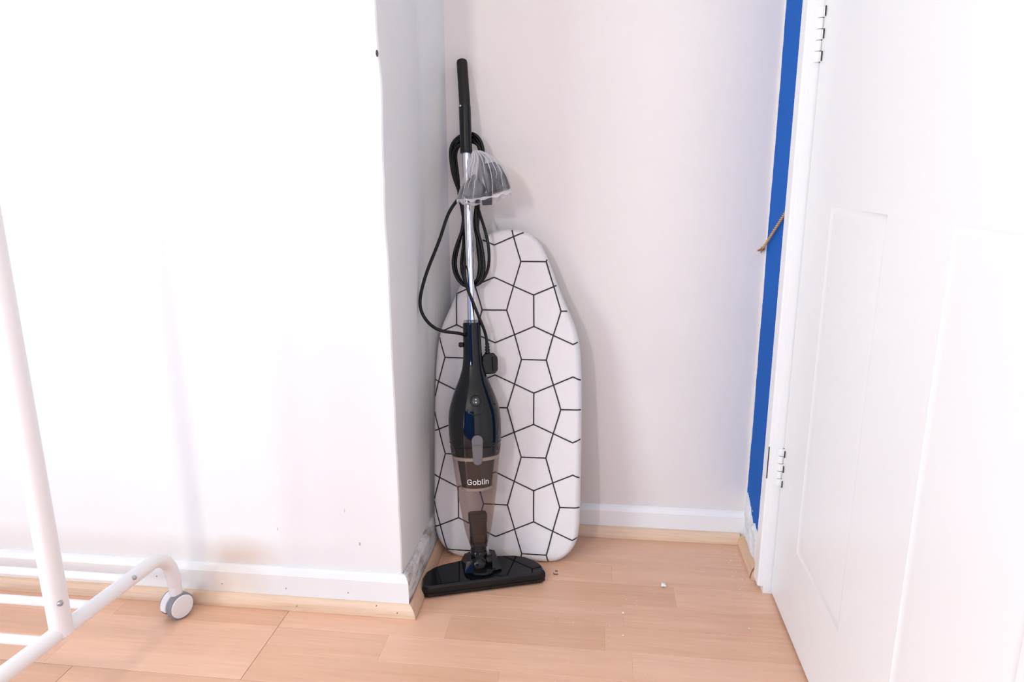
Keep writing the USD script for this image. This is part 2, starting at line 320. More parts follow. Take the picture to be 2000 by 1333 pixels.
obj('filler_patch', trimesh.Trimesh(np.c_[gx.ravel(), gy.ravel(), gz.ravel()], Fc, process=False), filler_white, wr, 40, 'rough white filler at the foot of the blue strip')

# door frame (architrave and lining)
tr = structx('trim_1', 'white gloss door frame beside the blue strip', 'door frame')
obj('architrave', rbox(0.347, X_R + .001, 1.3385, 1.377, 0.012, 2.04, .003), gloss_white, tr, 30)
obj('architrave', rbox(0.347, X_R + .001, D0 - .045, D0 - .006, 0.002, 2.04, .003), gloss_white, tr, 30)
obj('architrave', rbox(0.347, X_R + .001, D0 - .045, 1.377, 1.992, 2.04, .003), gloss_white, tr, 30)
obj('lining', cat_([box(0.358, 0.47, 1.3365, 1.362, 0, 2.02), box(0.358, 0.47, D0 - .03, D0 - .004, 0, 2.02), box(0.358, 0.47, D0 - .03, 1.362, 1.990, 2.02)]), gloss_white, tr, False)
obj('door_stop', cat_([box(0.414, 0.44, 1.322, 1.3366, 0, 1.99), box(0.414, 0.44, D0 - .004, D0 + .012, 0, 1.99)]), gloss_white, tr, False)

# panelled door
DX = 0.374
dr = structx('door_1', 'closed white moulded panel door filling the right side', 'door')
panels = []
for (y0, y1) in ((0.575, 0.795), (0.970, 1.198)):
    for (z0, z1) in ((0.175, 0.795), (1.17, 1.87)):
        panels.append((y0, y1, z0, z1))
ys = sorted({D0, D1} | {p[0] for p in panels} | {p[1] for p in panels}); zl = sorted({0.007, 1.986} | {p[2] for p in panels} | {p[3] for p in panels})
parts = [box(DX + 0.012, DX + 0.038, D0, D1, 0.007, 1.986)]
for a, b in zip(ys[:-1], ys[1:]):
    for c, d in zip(zl[:-1], zl[1:]):
        if not any(p[0] <= a + 1e-6 and b <= p[1] + 1e-6 and p[2] <= c + 1e-6 and d <= p[3] + 1e-6 for p in panels):
            parts.append(box(DX, DX + 0.0125, a, b, c, d))
obj('door_slab', cat_(parts), gloss_white, dr, False)
for (y0, y1, z0, z1) in panels:
    b = 0.022
    ring = []
    for (q, x) in ((0.0, DX + 0.0002), (0.005, DX + 0.0018), (0.011, DX + 0.0020), (0.034, DX + 0.0006)):
        ring.append([(x, y0 + q, z0 + q), (x, y1 - q, z0 + q), (x, y1 - q, z1 - q), (x, y0 + q, z1 - q)])
    V = np.array(ring).reshape(-1, 3); Fc = []
    for i in range(3):
        for j in range(4):
            a, b2, c, d = i * 4 + j, i * 4 + (j + 1) % 4, (i + 1) * 4 + (j + 1) % 4, (i + 1) * 4 + j
            Fc += [(a, b2, c), (a, c, d)]
    Fc += [(12, 13, 14), (12, 14, 15)]
    obj('door_panel', trimesh.Trimesh(V, Fc, process=False), gloss_white, dr, 20)
obj('door_handle', cat_([tube([(DX - .002, D0 + .06, 1.0), (DX - .05, D0 + .06, 1.0)], .010), tube([(DX - .045, D0 + .055, 1.0), (DX - .045, D0 + .17, 1.0)], .009), rbox(DX - .008, DX + .002, D0 + .035, D0 + .085, .92, 1.08, .002)]), steel, dr, 40)
for (z0, z1) in ((0.243, 0.322), (1.033, 1.122)):
    hl = (z1 - z0) / 5; px, py = DX - 0.0045, 1.3362
    hg = obj('hinge', box(DX - .0012, DX + .03, 1.3335, 1.3362, z0, z1), dark_steel, dr, False, 'painted butt hinge')
    for i in range(5):
        kn = tube([(px, py, z0 + i * hl + .0007), (px, py, z0 + (i + 1) * hl - .0007)], 0.0052, 14)
        if i % 2 == 0: kn = cat_([kn, box(DX - .0015, DX + .0002, 1.3240, 1.3335, z0 + i * hl + .001, z0 + (i + 1) * hl - .001)])
        obj('knuckle', kn, gloss_white, hg, 40)
    obj('hinge_gap', cat_([box(DX - .0022, DX - .0006, 1.3222, 1.3242, z0 + i * hl + .001, z0 + (i + 1) * hl - .001) for i in (0, 2, 4)] + ([box(0.3462, 0.3474, 1.3392, 1.3412, z0 + .012, z1)] if z0 < .5 else [])), dark_steel, hg, False)

# skirtings
def skirt(t):                                  # profile (offset from the wall, height)
    return [(0, 0.0), (t, 0.0), (t, 0.070), (t * 0.65, 0.080), (t * 0.3, 0.084), (0, 0.084)]
e = 0.0005
struct('baseboard_chimney', sweep_prof(skirt(0.013), (X_L, Y_CH + e), (-0.3635, Y_CH + e), (0, -1), (1, -1)), skirt_white, 'white skirting board along the chimney breast front', 'skirting board', False)
struct('baseboard_return', sweep_prof(skirt(0.0125), (-0.3635, Y_CH + e), (-0.3640, 1.50), (1, -1), (1, -0.2)), skirt_dirty, 'scuffed grubby skirting board on the chimney return', 'skirting board', False)
struct('baseboard_back', sweep_prof([(d, z * 0.92) for d, z in skirt(0.013)], (-0.345, Y_B), (X_R, Y_B), (0, -1), (0, -1)), gloss_white, 'white skirting board along the back wall', 'skirting board', False)
def bead(t=0.0125, h=0.026):
    return [(0, 0.0004), (t, 0.0004), (t, h * 0.30), (t * 0.80, h * 0.62), (t * 0.45, h * 0.9), (t * 0.2, h), (0, h)]
pin_m = plain('pin_head', (0.25, 0.18, 0.13), 0.6)
b1 = struct('trim_2', sweep_prof(bead(), (X_L, Y_CH - .0125), (-0.3505, Y_CH - .0125), (0, -1), (1.05, -1)), bead_wood, 'pale beech beading along the chimney breast skirting', 'beading', False)
struct('trim_3', sweep_prof(bead(0.0145), (-0.3498, Y_CH - .0125), (-0.3505, 1.512), (1, -1.0), (1, 0)), bead_wood_y, 'beech beading along the chimney return beside the vacuum head', 'beading', False)
struct('trim_4', sweep_prof(bead(), (-0.34, Y_B - .013), (X_R - .012, Y_B - .013), (0, -1), (0, -1)), bead_wood, 'beech beading along the back wall skirting', 'beading', False)
struct('trim_5', sweep_prof([(d, z * 1.1) for d, z in bead(0.0165)], (X_R - .001, Y_B - .022), (X_R - .001, 1.4000), (-1, 0), (-1, -0.7)), bead_wood_y, 'short beech beading under the blue strip in the right corner', 'beading', False)
struct('trim_6', sweep_prof([(d, z * .95) for d, z in bead(0.0150)], (X_R - .001, 1.3965), (X_R - .001, 1.379), (-1, -0.7), (-0.5, 0)), bead_wood_y, 'split off end of the short beading next to the door frame', 'beading', False)
for x, z in ((-0.739, .043), (-0.603, .042), (-0.474, .042), (-0.88, .05)):
    obj('pin_head', tube([(x, Y_CH - .0118, z), (x, Y_CH - .0131, z)], 0.0012, 8), pin_m, stage.GetPrimAtPath('/World/baseboard_chimney'), False)
for x, z in ((-0.578, .012), (-0.372, .012), (-0.415, .022)):
    obj('pin_head', tube([(x, Y_CH - .019, z), (x, Y_CH - (.0248 if z < .02 else .0205), z)], 0.0012, 8), pin_m, b1, False)

# window in the left wall (daylight enters here)
wn = structx('window_1', 'white framed window in the far left wall', 'window')
WY0, WY1, WYM = -2.35, -0.65, -1.5
obj('window_frame', cat_([box(X_L - .08, X_L - .03, WY0, WY0 + .05, .20, 1.95), box(X_L - .08, X_L - .03, WY1 - .05, WY1, .20, 1.95), box(X_L - .08, X_L - .03, WY0 + .05, WY1 - .05, .20, .25), box(X_L - .08, X_L - .03, WY0 + .05, WY1 - .05, 1.90, 1.95), box(X_L - .08, X_L - .03, WYM - .025, WYM + .025, .25, 1.90)]), gloss_white, wn, False)
for (a, b) in ((WY0 + .05, WYM - .025), (WYM + .025, WY1 - .05)):
    obj('pane', box(X_L - .058, X_L - .054, a, b, .25, 1.90), pane_clear, wn, False)
obj('window_sill', rbox(X_L - .03, X_L + .1, WY0 - .05, WY1 + .05, .17, .20, .004), gloss_white, wn, 30)
# pendant lamp behind the camera
pd = thing('pendant_lamp', 'pendant lamp on a cord behind the camera', 'lamp')
obj('cord', tube([(LAMP_AT[0], LAMP_AT[1], Z_C), (LAMP_AT[0], LAMP_AT[1], LAMP_AT[2] + .16)], .004, 8), lamp_metal, pd)
obj('lamp_holder', to(lathe([(0, .035), (.03, .03), (.05, .012)], 24), frame((LAMP_AT[0], LAMP_AT[1], LAMP_AT[2] + .132), (1, 0, 0), (0, 1, 0), (0, 0, 1))), lamp_metal, pd)
obj('ceiling_rose', to(lathe([(0, .05), (-.02, .04), (-.03, .01)][::-1], 24), frame((LAMP_AT[0], LAMP_AT[1], Z_C), (1, 0, 0), (0, 1, 0), (0, 0, 1))), lamp_metal, pd)

# ------------------------------------------------------------------ ironing board
B0 = np.array([0, 1.395, 0.003]); BT = np.array([0, .105, .745]); BT /= np.linalg.norm(BT); BN = np.cross([1, 0, 0], BT)   # BN faces the room
right = [(0.0985, -0.001), (0.122, 0.0045), (0.145, 0.024), (0.160, 0.053), (0.1645, 0.092), (0.165, 0.183), (0.1645, 0.297), (0.1628, 0.40), (0.158, 0.477), (0.149, 0.521), (0.129, 0.567), (0.106, 0.620), (0.086, 0.671), (0.065, 0.711), (0.040, 0.731), (0.0, 0.739)]
XB = lambda s: -0.1885 + 0.004 * (1 - s / .74) * 0 + 0.0
outl = [(XB(s) + u, s) for u, s in right] + [(XB(s) - u, s) for u, s in right[::-1][1:]]
loop = np.array(outl + [outl[0]]); dd = np.r_[0, np.cumsum(np.linalg.norm(np.diff(loop, axis=0), axis=1))]
cs = PchipInterpolator(dd, loop)
ol = cs(np.linspace(0, dd[-1], 221))[:-1]
for _ in range(3): ol = (np.roll(ol, 1, 0) + ol * 2 + np.roll(ol, -1, 0)) / 4
POLY = Polygon(ol); EXT = POLY.exterior
RB, TH = 0.013, 0.024
def surf_w(d, p=None):
    dd_ = np.clip(d, 0, RB)
    return -RB + np.sqrt(np.maximum(RB ** 2 - (RB - dd_) ** 2, 0)) + 0.004 * (1 - np.exp(-np.maximum(d, 0) / 0.05))
def onboard(x, s, w):
    return B0[None] + np.c_[x, x * 0, x * 0] + np.asarray(s)[:, None] * BT + np.asarray(w)[:, None] * BN
cen = np.array([-0.1885, 0.33]); rho = np.r_[np.linspace(0.02, 0.8, 14), np.linspace(0.84, 1.0, 22)]
pts2 = np.vstack([cen + (ol - cen) * q for q in rho]); dist = np.array([EXT.distance(Point(*p)) for p in pts2]); dist[-len(ol):] = 0
wv = surf_w(dist) + (meshkit.fbm(np.c_[pts2 * [40, 9], pts2[:, :1] * 0], 3, 2) - .5) * 0.0016 * np.clip(dist / .03, 0, 1)
V = onboard(pts2[:, 0], pts2[:, 1], wv); no = len(ol)
V = np.vstack([V, onboard(ol[:, 0], ol[:, 1], np.full(no, -TH)), onboard(np.array([cen[0]] * 2), np.array([cen[1]] * 2), np.array([surf_w(np.array([.1]))[0], -TH]))]); Fc = []
R = len(rho)
for i in range(R):
    for j in range(no):
        a, b, c, d = i * no + j, i * no + (j + 1) % no, (i + 1) * no + (j + 1) % no, (i + 1) * no + j
        Fc += [(a, c, b), (a, d, c)]
for j in range(no):
    Fc += [((R + 1) * no, j, (j + 1) % no), ((R + 1) * no + 1, R * no + (j + 1) % no, R * no + j)]
cover_mesh = trimesh.Trimesh(V, Fc, process=False); trimesh.repair.fix_normals(cover_mesh)
ib = thing('ironing_board', 'small white ironing board with black geometric line pattern leaning in alcove', 'ironing board')
cv = obj('cover', cover_mesh, cover_white, ib, 50)
# printed lines
def sv(v): return 0.672 - 0.2096 * v - 0.0023 * v * v - 0.003
def c0(s): return -0.1234 - 0.0149 * s
PER = 0.170
segs = []
for col in range(-3, 4):
    half = col * PER / 2; even = (col % 2 == 0)
    for k in range(-2, 5):
        if even: segs.append(((half, k + .34), (half, k + .66)))
        v0 = k if even else k + .5
        segs.append(((half - .0272, v0), (half + .0272, v0)))
        a, b = (.34, .165) if even else (.165, .34)
        segs.append(((half, k + a), (half + PER / 2, k + b)))
        segs.append(((half, k + 1 - a), (half + PER / 2, k + 1 - b)))
        segs.append(((half + .0272, v0), (half + PER / 2 - .0272, v0 + .5)))
        segs.append(((half + .0272, v0), (half + PER / 2 - .0272, v0 - .5)))
LW = 0.00135
lv, lf = [], []
for (h0, v0), (h1, v1) in segs:
    n = 40; tt = np.linspace(0, 1, n); vv = v0 + (v1 - v0) * tt; s = sv(vv); x = c0(s) + h0 + (h1 - h0) * tt
    x = x + (meshkit.fbm(np.c_[x * 12, s * 12, s * 0], 2, 6) - .5) * 0.003
    P2 = np.c_[x, s]; tg = np.gradient(P2, axis=0); tg /= np.linalg.norm(tg, axis=1, keepdims=True); nn = np.c_[-tg[:, 1], tg[:, 0]]
    P2 = P2 + tg * np.linspace(-LW, LW, n)[:, None] * .6
    inside = np.array([POLY.contains(Point(*p)) and EXT.distance(Point(*p)) > 0.0012 for p in P2])
    for i in range(n - 1):
        if inside[i] and inside[i + 1]:
            q = np.array([P2[i] - nn[i] * LW, P2[i] + nn[i] * LW, P2[i + 1] + nn[i + 1] * LW, P2[i + 1] - nn[i + 1] * LW])
            d = np.array([EXT.distance(Point(*p)) for p in q])
            w = surf_w(d) + 0.0011
            lf += [(len(lv), len(lv) + 1, len(lv) + 2), (len(lv), len(lv) + 2, len(lv) + 3)]; lv += list(onboard(q[:, 0], q[:, 1], w))
obj('printed_lines', trimesh.Trimesh(np.array(lv), lf, process=False), line_black, cv, False, 'black printed line pattern of pentagons and hexagons')
bk = trimesh.creation.extrude_polygon(POLY.buffer(-0.012), 0.006, engine='earcut')
v = bk.vertices.copy(); bk.vertices = onboard(v[:, 0], v[:, 1], -TH - 0.0065 + v[:, 2]); trimesh.repair.fix_normals(bk)
obj('board_panel', bk, board_back, ib, False)
u = np.array([(-.28, .10), (-.28, .50), (-.27, .56), (-.20, .60), (-.13, .60), (-.105, .56), (-.10, .50), (-.10, .10)])
obj('folded_leg', tube(onboard(*spline(u, 40).T, np.full(40, -TH - .014)), .007, 10), steel, ib)

# ------------------------------------------------------------------ stick vacuum cleaner
O = np.array([-0.2333, 1.315, 0.05]); T = np.array([-0.0501, 0.2043, 0.9789]); T /= np.linalg.norm(T)
N0 = np.array([0, -0.9789, 0.2043]); N0 = N0 - T * (N0 @ T); N0 /= np.linalg.norm(N0); E0 = np.cross(T, N0) * -1.0
if E0[0] < 0: E0 = -E0
PH = math.radians(14.0)
NN = N0 * math.cos(PH) + E0 * math.sin(PH); EE = np.cross(NN, T) * -1.0
if EE[0] < 0: EE = -EE
VF = frame(O, EE, np.cross(T, EE), T)          # local: x to the right, -y to the room, z up the stick
if np.dot(VF[:3, 1], NN) > 0: VF[:3, 1] *= 1
YS = 1.0 if np.dot(VF[:3, 1], NN) < 0 else -1.0
def V_(m): return to(m, VF)
def axp(s, a=0.0, w=0.0):                      # point on the stick plane: s along, a to the right, w towards the room
    return O + T * s + E0 * a + N0 * w
vc = thing('stick_vacuum_cleaner', 'black stick vacuum cleaner with clear dust cup standing in the corner', 'vacuum cleaner')
# body
RP = PchipInterpolator([.01, .0375, .044, .0582, .0845, .1184, .1534, .1872, .2221, .245, .2689, .2939, .3178, .3428, .3677, .3916, .4165, .4403, .5051, .6],
                       [.0171, .0195, .0215, .0262, .0314, .0369, .0420, .0457, .0498, .0530, .0550, .0555, .0538, .0475, .0385, .0288, .0220, .0199, .0186, .018])
rad = lambda s: float(RP(s))
body = [(.2475, rad(.2475) - .004), (.2475, rad(.2475) - .0006), (.249, rad(.249))] + [(s, rad(s)) for s in np.linspace(.252, .5035, 60)] + [(.5050, .0178), (.5050, .0100)]
bd = obj('body', V_(lathe(body, 64)), black_gloss, vc, 40)
obj('seam_ring', V_(lathe([(.2540, rad(.254) - .002), (.2540, rad(.254) + .0006), (.2556, rad(.2556) + .0006), (.2556, rad(.2556) - .002)], 64)), black_satin, bd, 30)
obj('tube_collar', V_(lathe([(.5052, .0172), (.5112, .0166), (.5112, .0105), (.5052, .0105), (.5052, .0172)], 32, False, False)), ring_clear, vc, 30, 'clear collar')
# dust cup
cup = [(s, rad(s)) for s in np.linspace(.0385, .2290, 44)]
dc = obj('dust_cup', V_(lathe([(.0385, .012)] + cup, 64, False, False)), smoke_clear, vc, 60, 'see-through smoked dust cup')
obj('cup_rim', V_(lathe([(.2285, rad(.2285) + .0004), (.2470, rad(.247) + .0004)], 64, False, False)), collar_clear, dc, 60, 'dark see-through rim of the dust cup')
obj('seal_ring', V_(lathe([(.2195, rad(.2195) - .0075), (.2195, rad(.2195) - .0012), (.2262, rad(.2262) - .0012), (.2262, rad(.2262) - .0075)], 64)), grey_ring, dc, 30, 'pale seal ring inside the dust cup')
fc = obj('filter_cone', V_(lathe([(.1600, .0315), (.2196, .0400)], 48)), filter_dark, dc, 30, 'dark filter cone')
obj('upper_filter', V_(lathe([(.2263, .0420), (.2465, .0460)], 48)), filter_dark, dc, 30)
obj('filter_ring', V_(lathe([(.1545, .0300), (.1545, .0330), (.1600, .0338), (.1600, .0300)], 48)), grey_ring, fc, 30, 'pale ring under the filter cone')
obj('intake_duct', V_(cat_([rbox(-.0175, .0175, -.013, .013, .030, .102, .002), rbox(-.0200, .0185, -.015, .006, .084, .1025, .0015), rbox(-.0165, .0165, -.0145, .010, .040, .060, .002)])), intake_dark, dc, 30, 'dark intake duct inside the dust cup')
obj('cup_foot', V_(lathe([(.0345, .0165), (.0345, .0192), (.0400, .0205), (.0400, .0165)], 48)), ring_clear, dc, 30)
# things on the front of the body, bent on to its surface
def wrap(m, s0, lift=0.0):
    """flat mesh (x right, y up the stick, z out) laid on the body at height s0"""
    v = m.vertices.copy(); s = s0 + v[:, 1]; r = RP(s) + lift + v[:, 2]; th = v[:, 0] / np.maximum(RP(s), .01)
    out = np.c_[r * np.sin(th), -YS * r * np.cos(th), s]
    q = trimesh.Trimesh(out, m.faces, process=False); q = V_(q); trimesh.repair.fix_normals(q); return q
def pill(h0, w0, w1, t, n=10):
    """rounded tongue: length h0, widths w0 (bottom), w1 (top)"""
    pts = [(w0 / 2 * math.cos(a), w0 / 2 + w0 / 2 * math.sin(a)) for a in np.linspace(math.pi, 2 * math.pi, n)] + [(w1 / 2 * math.cos(a), h0 - w1 / 2 + w1 / 2 * math.sin(a)) for a in np.linspace(0, math.pi, n)]
    p = Polygon(pts); rings = [(p, -.002), (p, t - .0012), (p.buffer(-.0012), t)]
    return hull([(x, y, z) for q, z in rings for x, y in q.exterior.coords])
lt = pill(.0625, .0175, .0215, .005)
lt = lt.subdivide().subdivide()
obj('release_latch', wrap(lt, .2130, .001), grey_plastic, vc, 40, 'grey release latch on the front')
lip = trimesh.creation.box([.017, .0009, .0010]); lip = lip.subdivide().subdivide(); lip.apply_translation([0, .042, .0062]); obj('latch_ridge', wrap(lip, .2130, .001), grey_plastic, stage.GetPrimAtPath('/World/stick_vacuum_cleaner/release_latch'), False)
sb = obj('switch_ring', wrap(to(lathe([(-.006, .0115), (.0012, .0115), (.0024, .0102), (.0024, .0086), (.0005, .0082)], 32), np.eye(4)).subdivide(), .3445, -.0005), black_satin, vc, 40, 'raised ring of the power switch')
obj('power_switch', wrap(lathe([(-.004, .0082), (.0022, .0080), (.0034, .0062), (.0036, .002)], 32).subdivide(), .3445, 0), plain('switch_dark', (.035, .036, .045), .25), vc, 40, 'round power switch')
dots = []
for dy in (-.0028, .0030):
    q = lathe([(.003, .0012), (.0040, .0012)], 12); q.apply_translation([0.0003, dy, 0]); dots.append(wrap(q, .3445, 0))
obj('switch_mark', cat_(dots), icon_white, stage.GetPrimAtPath('/World/stick_vacuum_cleaner/power_switch'), False)
arc = [(0.0205 * math.sin(a) , 0.0000 - 0.020 * math.cos(a) + .020, 0.0) for a in np.linspace(-1.05, 1.05, 24)]
arcm = tube(arc, np.r_[np.linspace(.0005, .0021, 12), np.linspace(.0021, .0005, 12)], 8)
obj('moulded_arc', wrap(arcm, .3160, -.0002), black_satin, vc, 50, 'curved moulding below the power switch')
# brand lettering on the dust cup
tx = meshkit.text_mesh('Goblin', 0.0112, 0.0006, bold=False); w_ = tx.bounds[1, 0] - tx.bounds[0, 0]
tx.apply_translation([-(tx.bounds[0, 0] + w_ / 2), -.0056, 0]); tx.apply_scale([0.0445 / w_, 1, 1])
tx = tx.subdivide_to_size(.004)
obj('lettering', wrap(tx, .1765, .0008), icon_white, dc, False, 'white brand lettering on the dust cup')
# neck to the floor head
obj('neck', V_(cat_([lathe([(-.004, .0155), (.012, .0165), (.036, .0170)], 40), lathe([(.010, .0172), (.013, .0182), (.017, .0182), (.020, .0172)], 40)])), black_gloss, vc, 40)
# floor head
HC = np.array([-.2145, 1.2785, 0.0]); HU = np.array([.943, .333, 0]); HV = np.array([-.333, .943, 0]); HF = frame(HC, HU, HV, (0, 0, 1))
hp = Polygon([(-.131, .004), (-.128, .030), (-.118, .050), (-.100, .063), (-.079, .070), (-.04, .076), (.044, .076), (.079, .070), (.100, .060), (.120, .042), (.129, .020), (.130, .002), (.118, -.004), (-.120, -.004)]).buffer(.004, 6).buffer(-.004)
def layer(p, z): return [(x, y, z) for x, y in p.exterior.coords]
hd = obj('floor_head', to(hull(layer(hp, .0135) + layer(hp, .0230) + [(x, y, .0262 + .085 * (y + .005)) for x, y in hp.buffer(-.0015).exterior.coords] + [(x, y, .0282 + .085 * (y + .005)) for x, y in hp.buffer(-.0045).exterior.coords]), HF), black_gloss, vc, 25)
obj('head_base', to(hull(layer(hp.buffer(-.004), .0025) + layer(hp.buffer(-.0006), .0050) + layer(hp.buffer(-.0006), .0120) + layer(hp.buffer(-.0025), .0128)), HF), black_satin, hd, 25)
obj('brush_strip', to(box(-.105, .105, .006, .012, .0002, .0035), HF), black_grip, hd, False)
for sx in (-1, 1):
    obj('head_wheel', to(tube([(sx * .085, .060, .0062), (sx * .073, .060, .0062)], .006, 16), HF), black_grip, hd)
mount = [hull([(sx * .019, .018, .034), (sx * .019, .076, .034), (sx * .040, .022, .034), (sx * .040, .074, .034), (sx * .021, .030, .056), (sx * .021, .068, .056), (sx * .033, .034, .053), (sx * .033, .066, .053)]) for sx in (-1, 1)]
mount.append(to(lathe([(.033, .033), (.0375, .032), (.0395, .026)], 40), frame((0, .040, 0), (1, 0, 0), (0, 1, 0), (0, 0, 1))))
obj('swivel_mount', to(cat_(mount), HF), black_gloss, hd, 30)
obj('swivel_ball', cat_([sphere(O + T * (-.004) - np.array([0, .004, .002]), .0185), to(tube([(-.022, .042, .047), (.022, .042, .047)], .0105, 24), HF)]), black_gloss, vc, 40)
# tube, handle
obj('chrome_tube', tube([axp(.500), axp(.70), axp(.868)], .0084, 28), chrome, vc, 40)
hdl = lathe([(.8600, .0090), (.8600, .0118), (.8615, .0127), (.875, .0127), (.93, .0126), (.955, .0127), (.9640, .0115), (.9680, .0060)], 36)
ha = obj('handle', V_(hdl), black_gloss, vc, 40)
ga, gb = axp(.9570, .0006, .001), axp(1.0555, -.0035, -.002)
gd = (gb - ga) / np.linalg.norm(gb - ga); gx_ = np.cross(gd, N0); gx_ /= np.linalg.norm(gx_)
GL = np.linalg.norm(gb - ga)
obj('handle_grip', to(lathe([(0, .0075), (.002, .0112), (.012, .0116), (.05, .0112), (GL - .006, .0112), (GL - .002, .0102), (GL, .0075)], 36), frame(ga, gx_, np.cross(gd, gx_), gd)), black_grip, vc, 40, 'matt black hand grip')
obj('joint_pin', sphere(axp(.9560, -.0070, .0118), .0024, 2), chrome, ha, 40)
# cable guard knob on the neck
kx = axp(.4590, -.0185, .004)
obj('cable_guard', cat_([tube([kx, kx - E0 * .0075], [.0050, .0058], 18), tube([kx - E0 * .0075, kx - E0 * .0095], [.0058, .004], 18)]), black_satin, vc, 40)
# upper and lower cord hooks
obj('cord_hook', tube([axp(.893, 0, -.010), axp(.894, 0, -.026), axp(.902, 0, -.032)], .005, 12), black_satin, vc, 40)
# power cord: five wound loops, the lead out of the body and the end with the plug
CR = 0.0034
def plane_pt(x, s, w):                         # x is the world x of a point of the stick plane
    return np.array([x, 1.315 + .2043 * s, .05 + .9789 * s]) + w * np.array([0, -.9789, .2043])
base = np.array([(-0.2757, 0.9056), (-0.293, 0.8994), (-0.308, 0.8804), (-0.3097, 0.8537), (-0.3036, 0.8163), (-0.2908, 0.7756), (-0.2827, 0.7467), (-0.2843, 0.7146), (-0.2977, 0.6662), (-0.3037, 0.6285), (-0.2944, 0.5984), (-0.2743, 0.5814), (-0.2546, 0.5838), (-0.2397, 0.6023), (-0.2382, 0.6398), (-0.2454, 0.6773), (-0.2537, 0.7147), (-0.2555, 0.7521), (-0.2491, 0.816), (-0.2455, 0.8585), (-0.2515, 0.8883), (-0.2626, 0.9023)])
cords = []
for i, (fl_, lf_, up_, bt_) in enumerate(((1.0, 1.0, 1.0, 1.0), (.90, .86, .97, .975), (.55, .62, .93, .95), (.30, .72, .90, .92))):
    q = base.copy()
    for p in q:
        mid = -.2690 if p[1] < .74 else -.2760
        k_ = (fl_ if p[0] < mid else lf_) if p[1] < .735 else (up_ - (.10 * (i % 3)))
        p[0] = mid + (p[0] - mid) * (k_ + (0.0 if p[1] < .735 else .10))
        if p[1] < .66: p[1] = .66 - (.66 - p[1]) * (bt_)
        if p[1] > .84: p[1] = .84 + (p[1] - .84) * (1.0 - .085 * i)
        if .70 < p[1] < .80: p[0] += (-.0045 if p[0] < mid else .0035) * (i % 3 - .4)
    w = -.0175 - .0058 * (i % 3) - (.004 if i > 2 else 0)
    P = np.array([plane_pt(a, s, w) for a, s in np.vstack([q, q[:1]])])
    t_ = np.r_[0, np.cumsum(np.linalg.norm(np.diff(P, axis=0), axis=1))]
    cords.append(tube(CubicSpline(t_, P, bc_type='periodic')(np.linspace(0, t_[-1], 130)), CR, 10, False))
feed = [(-0.2700, 0.4740, 0.006), (-0.2895, 0.4834, .040), (-0.3165, 0.4883, .050), (-0.3447, 0.5088, .050), (-0.3569, 0.5348, .050), (-0.3553, 0.5663, .050), (-0.3380, 0.6241, .050), (-0.3170, 0.6820, .046), (-0.3004, 0.7359, .035), (-0.2890, 0.7590, .020), (-0.2835, 0.7850, -.008), (-.2790, .8300, -.022)]
cords.append(tube(spline([plane_pt(*p) for p in feed], 90), CR, 10))
pend = [(-.2505, .80, -.020), (-0.2530, 0.7521, -.018), (-0.2405, 0.715, -.012), (-0.2290, 0.6774, -.008), (-0.2253, 0.6399, -.010), (-0.2345, 0.6031, -.016), (-0.2559, 0.5840, -.020), (-.2745, .600, -.012), (-.2780, .622, .004), (-0.2745, 0.612, .0115), (-0.2677, 0.5804, .0125), (-0.2551, 0.5483, .010), (-0.2425, 0.5162, .004), (-0.2305, 0.4841, -.006), (-0.2268, 0.4605, -.010)]
cords.append(tube(spline([plane_pt(*p) for p in pend], 120), CR * .95, 10))
pc = obj('power_cord', cat_(cords), cable_black, vc, 60, 'long black power cord wound in loops')
# mains plug
PO = plane_pt(-.2205, .4190, -.014); PF = frame(PO, EE, np.cross(T, EE), T)
pp = Polygon([(-.0165, -.012), (-.0150, -.0225), (.0105, -.0225), (.0165, -.014), (.0165, .012), (.0095, .0215), (-.0095, .0215), (-.0165, .014)]).buffer(-.006).buffer(.006, 8)
prn = trimesh.creation.extrude_polygon(pp, .018, engine='earcut')
lay = hull([(x, -.009, z) for x, z in pp.buffer(-.002).exterior.coords] + [(x, -.0065, z) for x, z in pp.exterior.coords] + [(x, .007, z) for x, z in pp.exterior.coords] + [(x, .009, z) for x, z in pp.buffer(-.002).exterior.coords])
ridge = rbox(.004, .0085, -.0108, -.004, -.016, .014, .0015)
pg = obj('mains_plug', to(cat_([lay, ridge]), PF), plug_black, pc, 30, 'black three pin mains plug')
rel = lathe([(0, .0058), (.004, .0055), (.004, .0040), (.006, .0040), (.006, .0055), (.010, .0052), (.010, .0038), (.012, .0038), (.012, .0050), (.016, .0046), (.016, .0036), (.018, .0036), (.018, .0046), (.022, .0042)], 18)
PR = PF.copy(); PR[:3, 3] = PO + T * .0205 - EE * .004
rlm = to(rel, PR)
vcq = stage.GetPrimAtPath(pc.GetPath())
obj('strain_relief', rlm, cable_black, pc, 25)
obj('plug_pin', to(cat_([rbox(-.0190, -.0155, .009, .024, -.002, .004, .0006), rbox(-.003, .003, .009, .027, .004, .009, .0006), rbox(.008, .012, .009, .024, -.008, -.002, .0006)]), PF), plain('brass_pin', (.75, .66, .45), .25, 1.0), pc, 20)

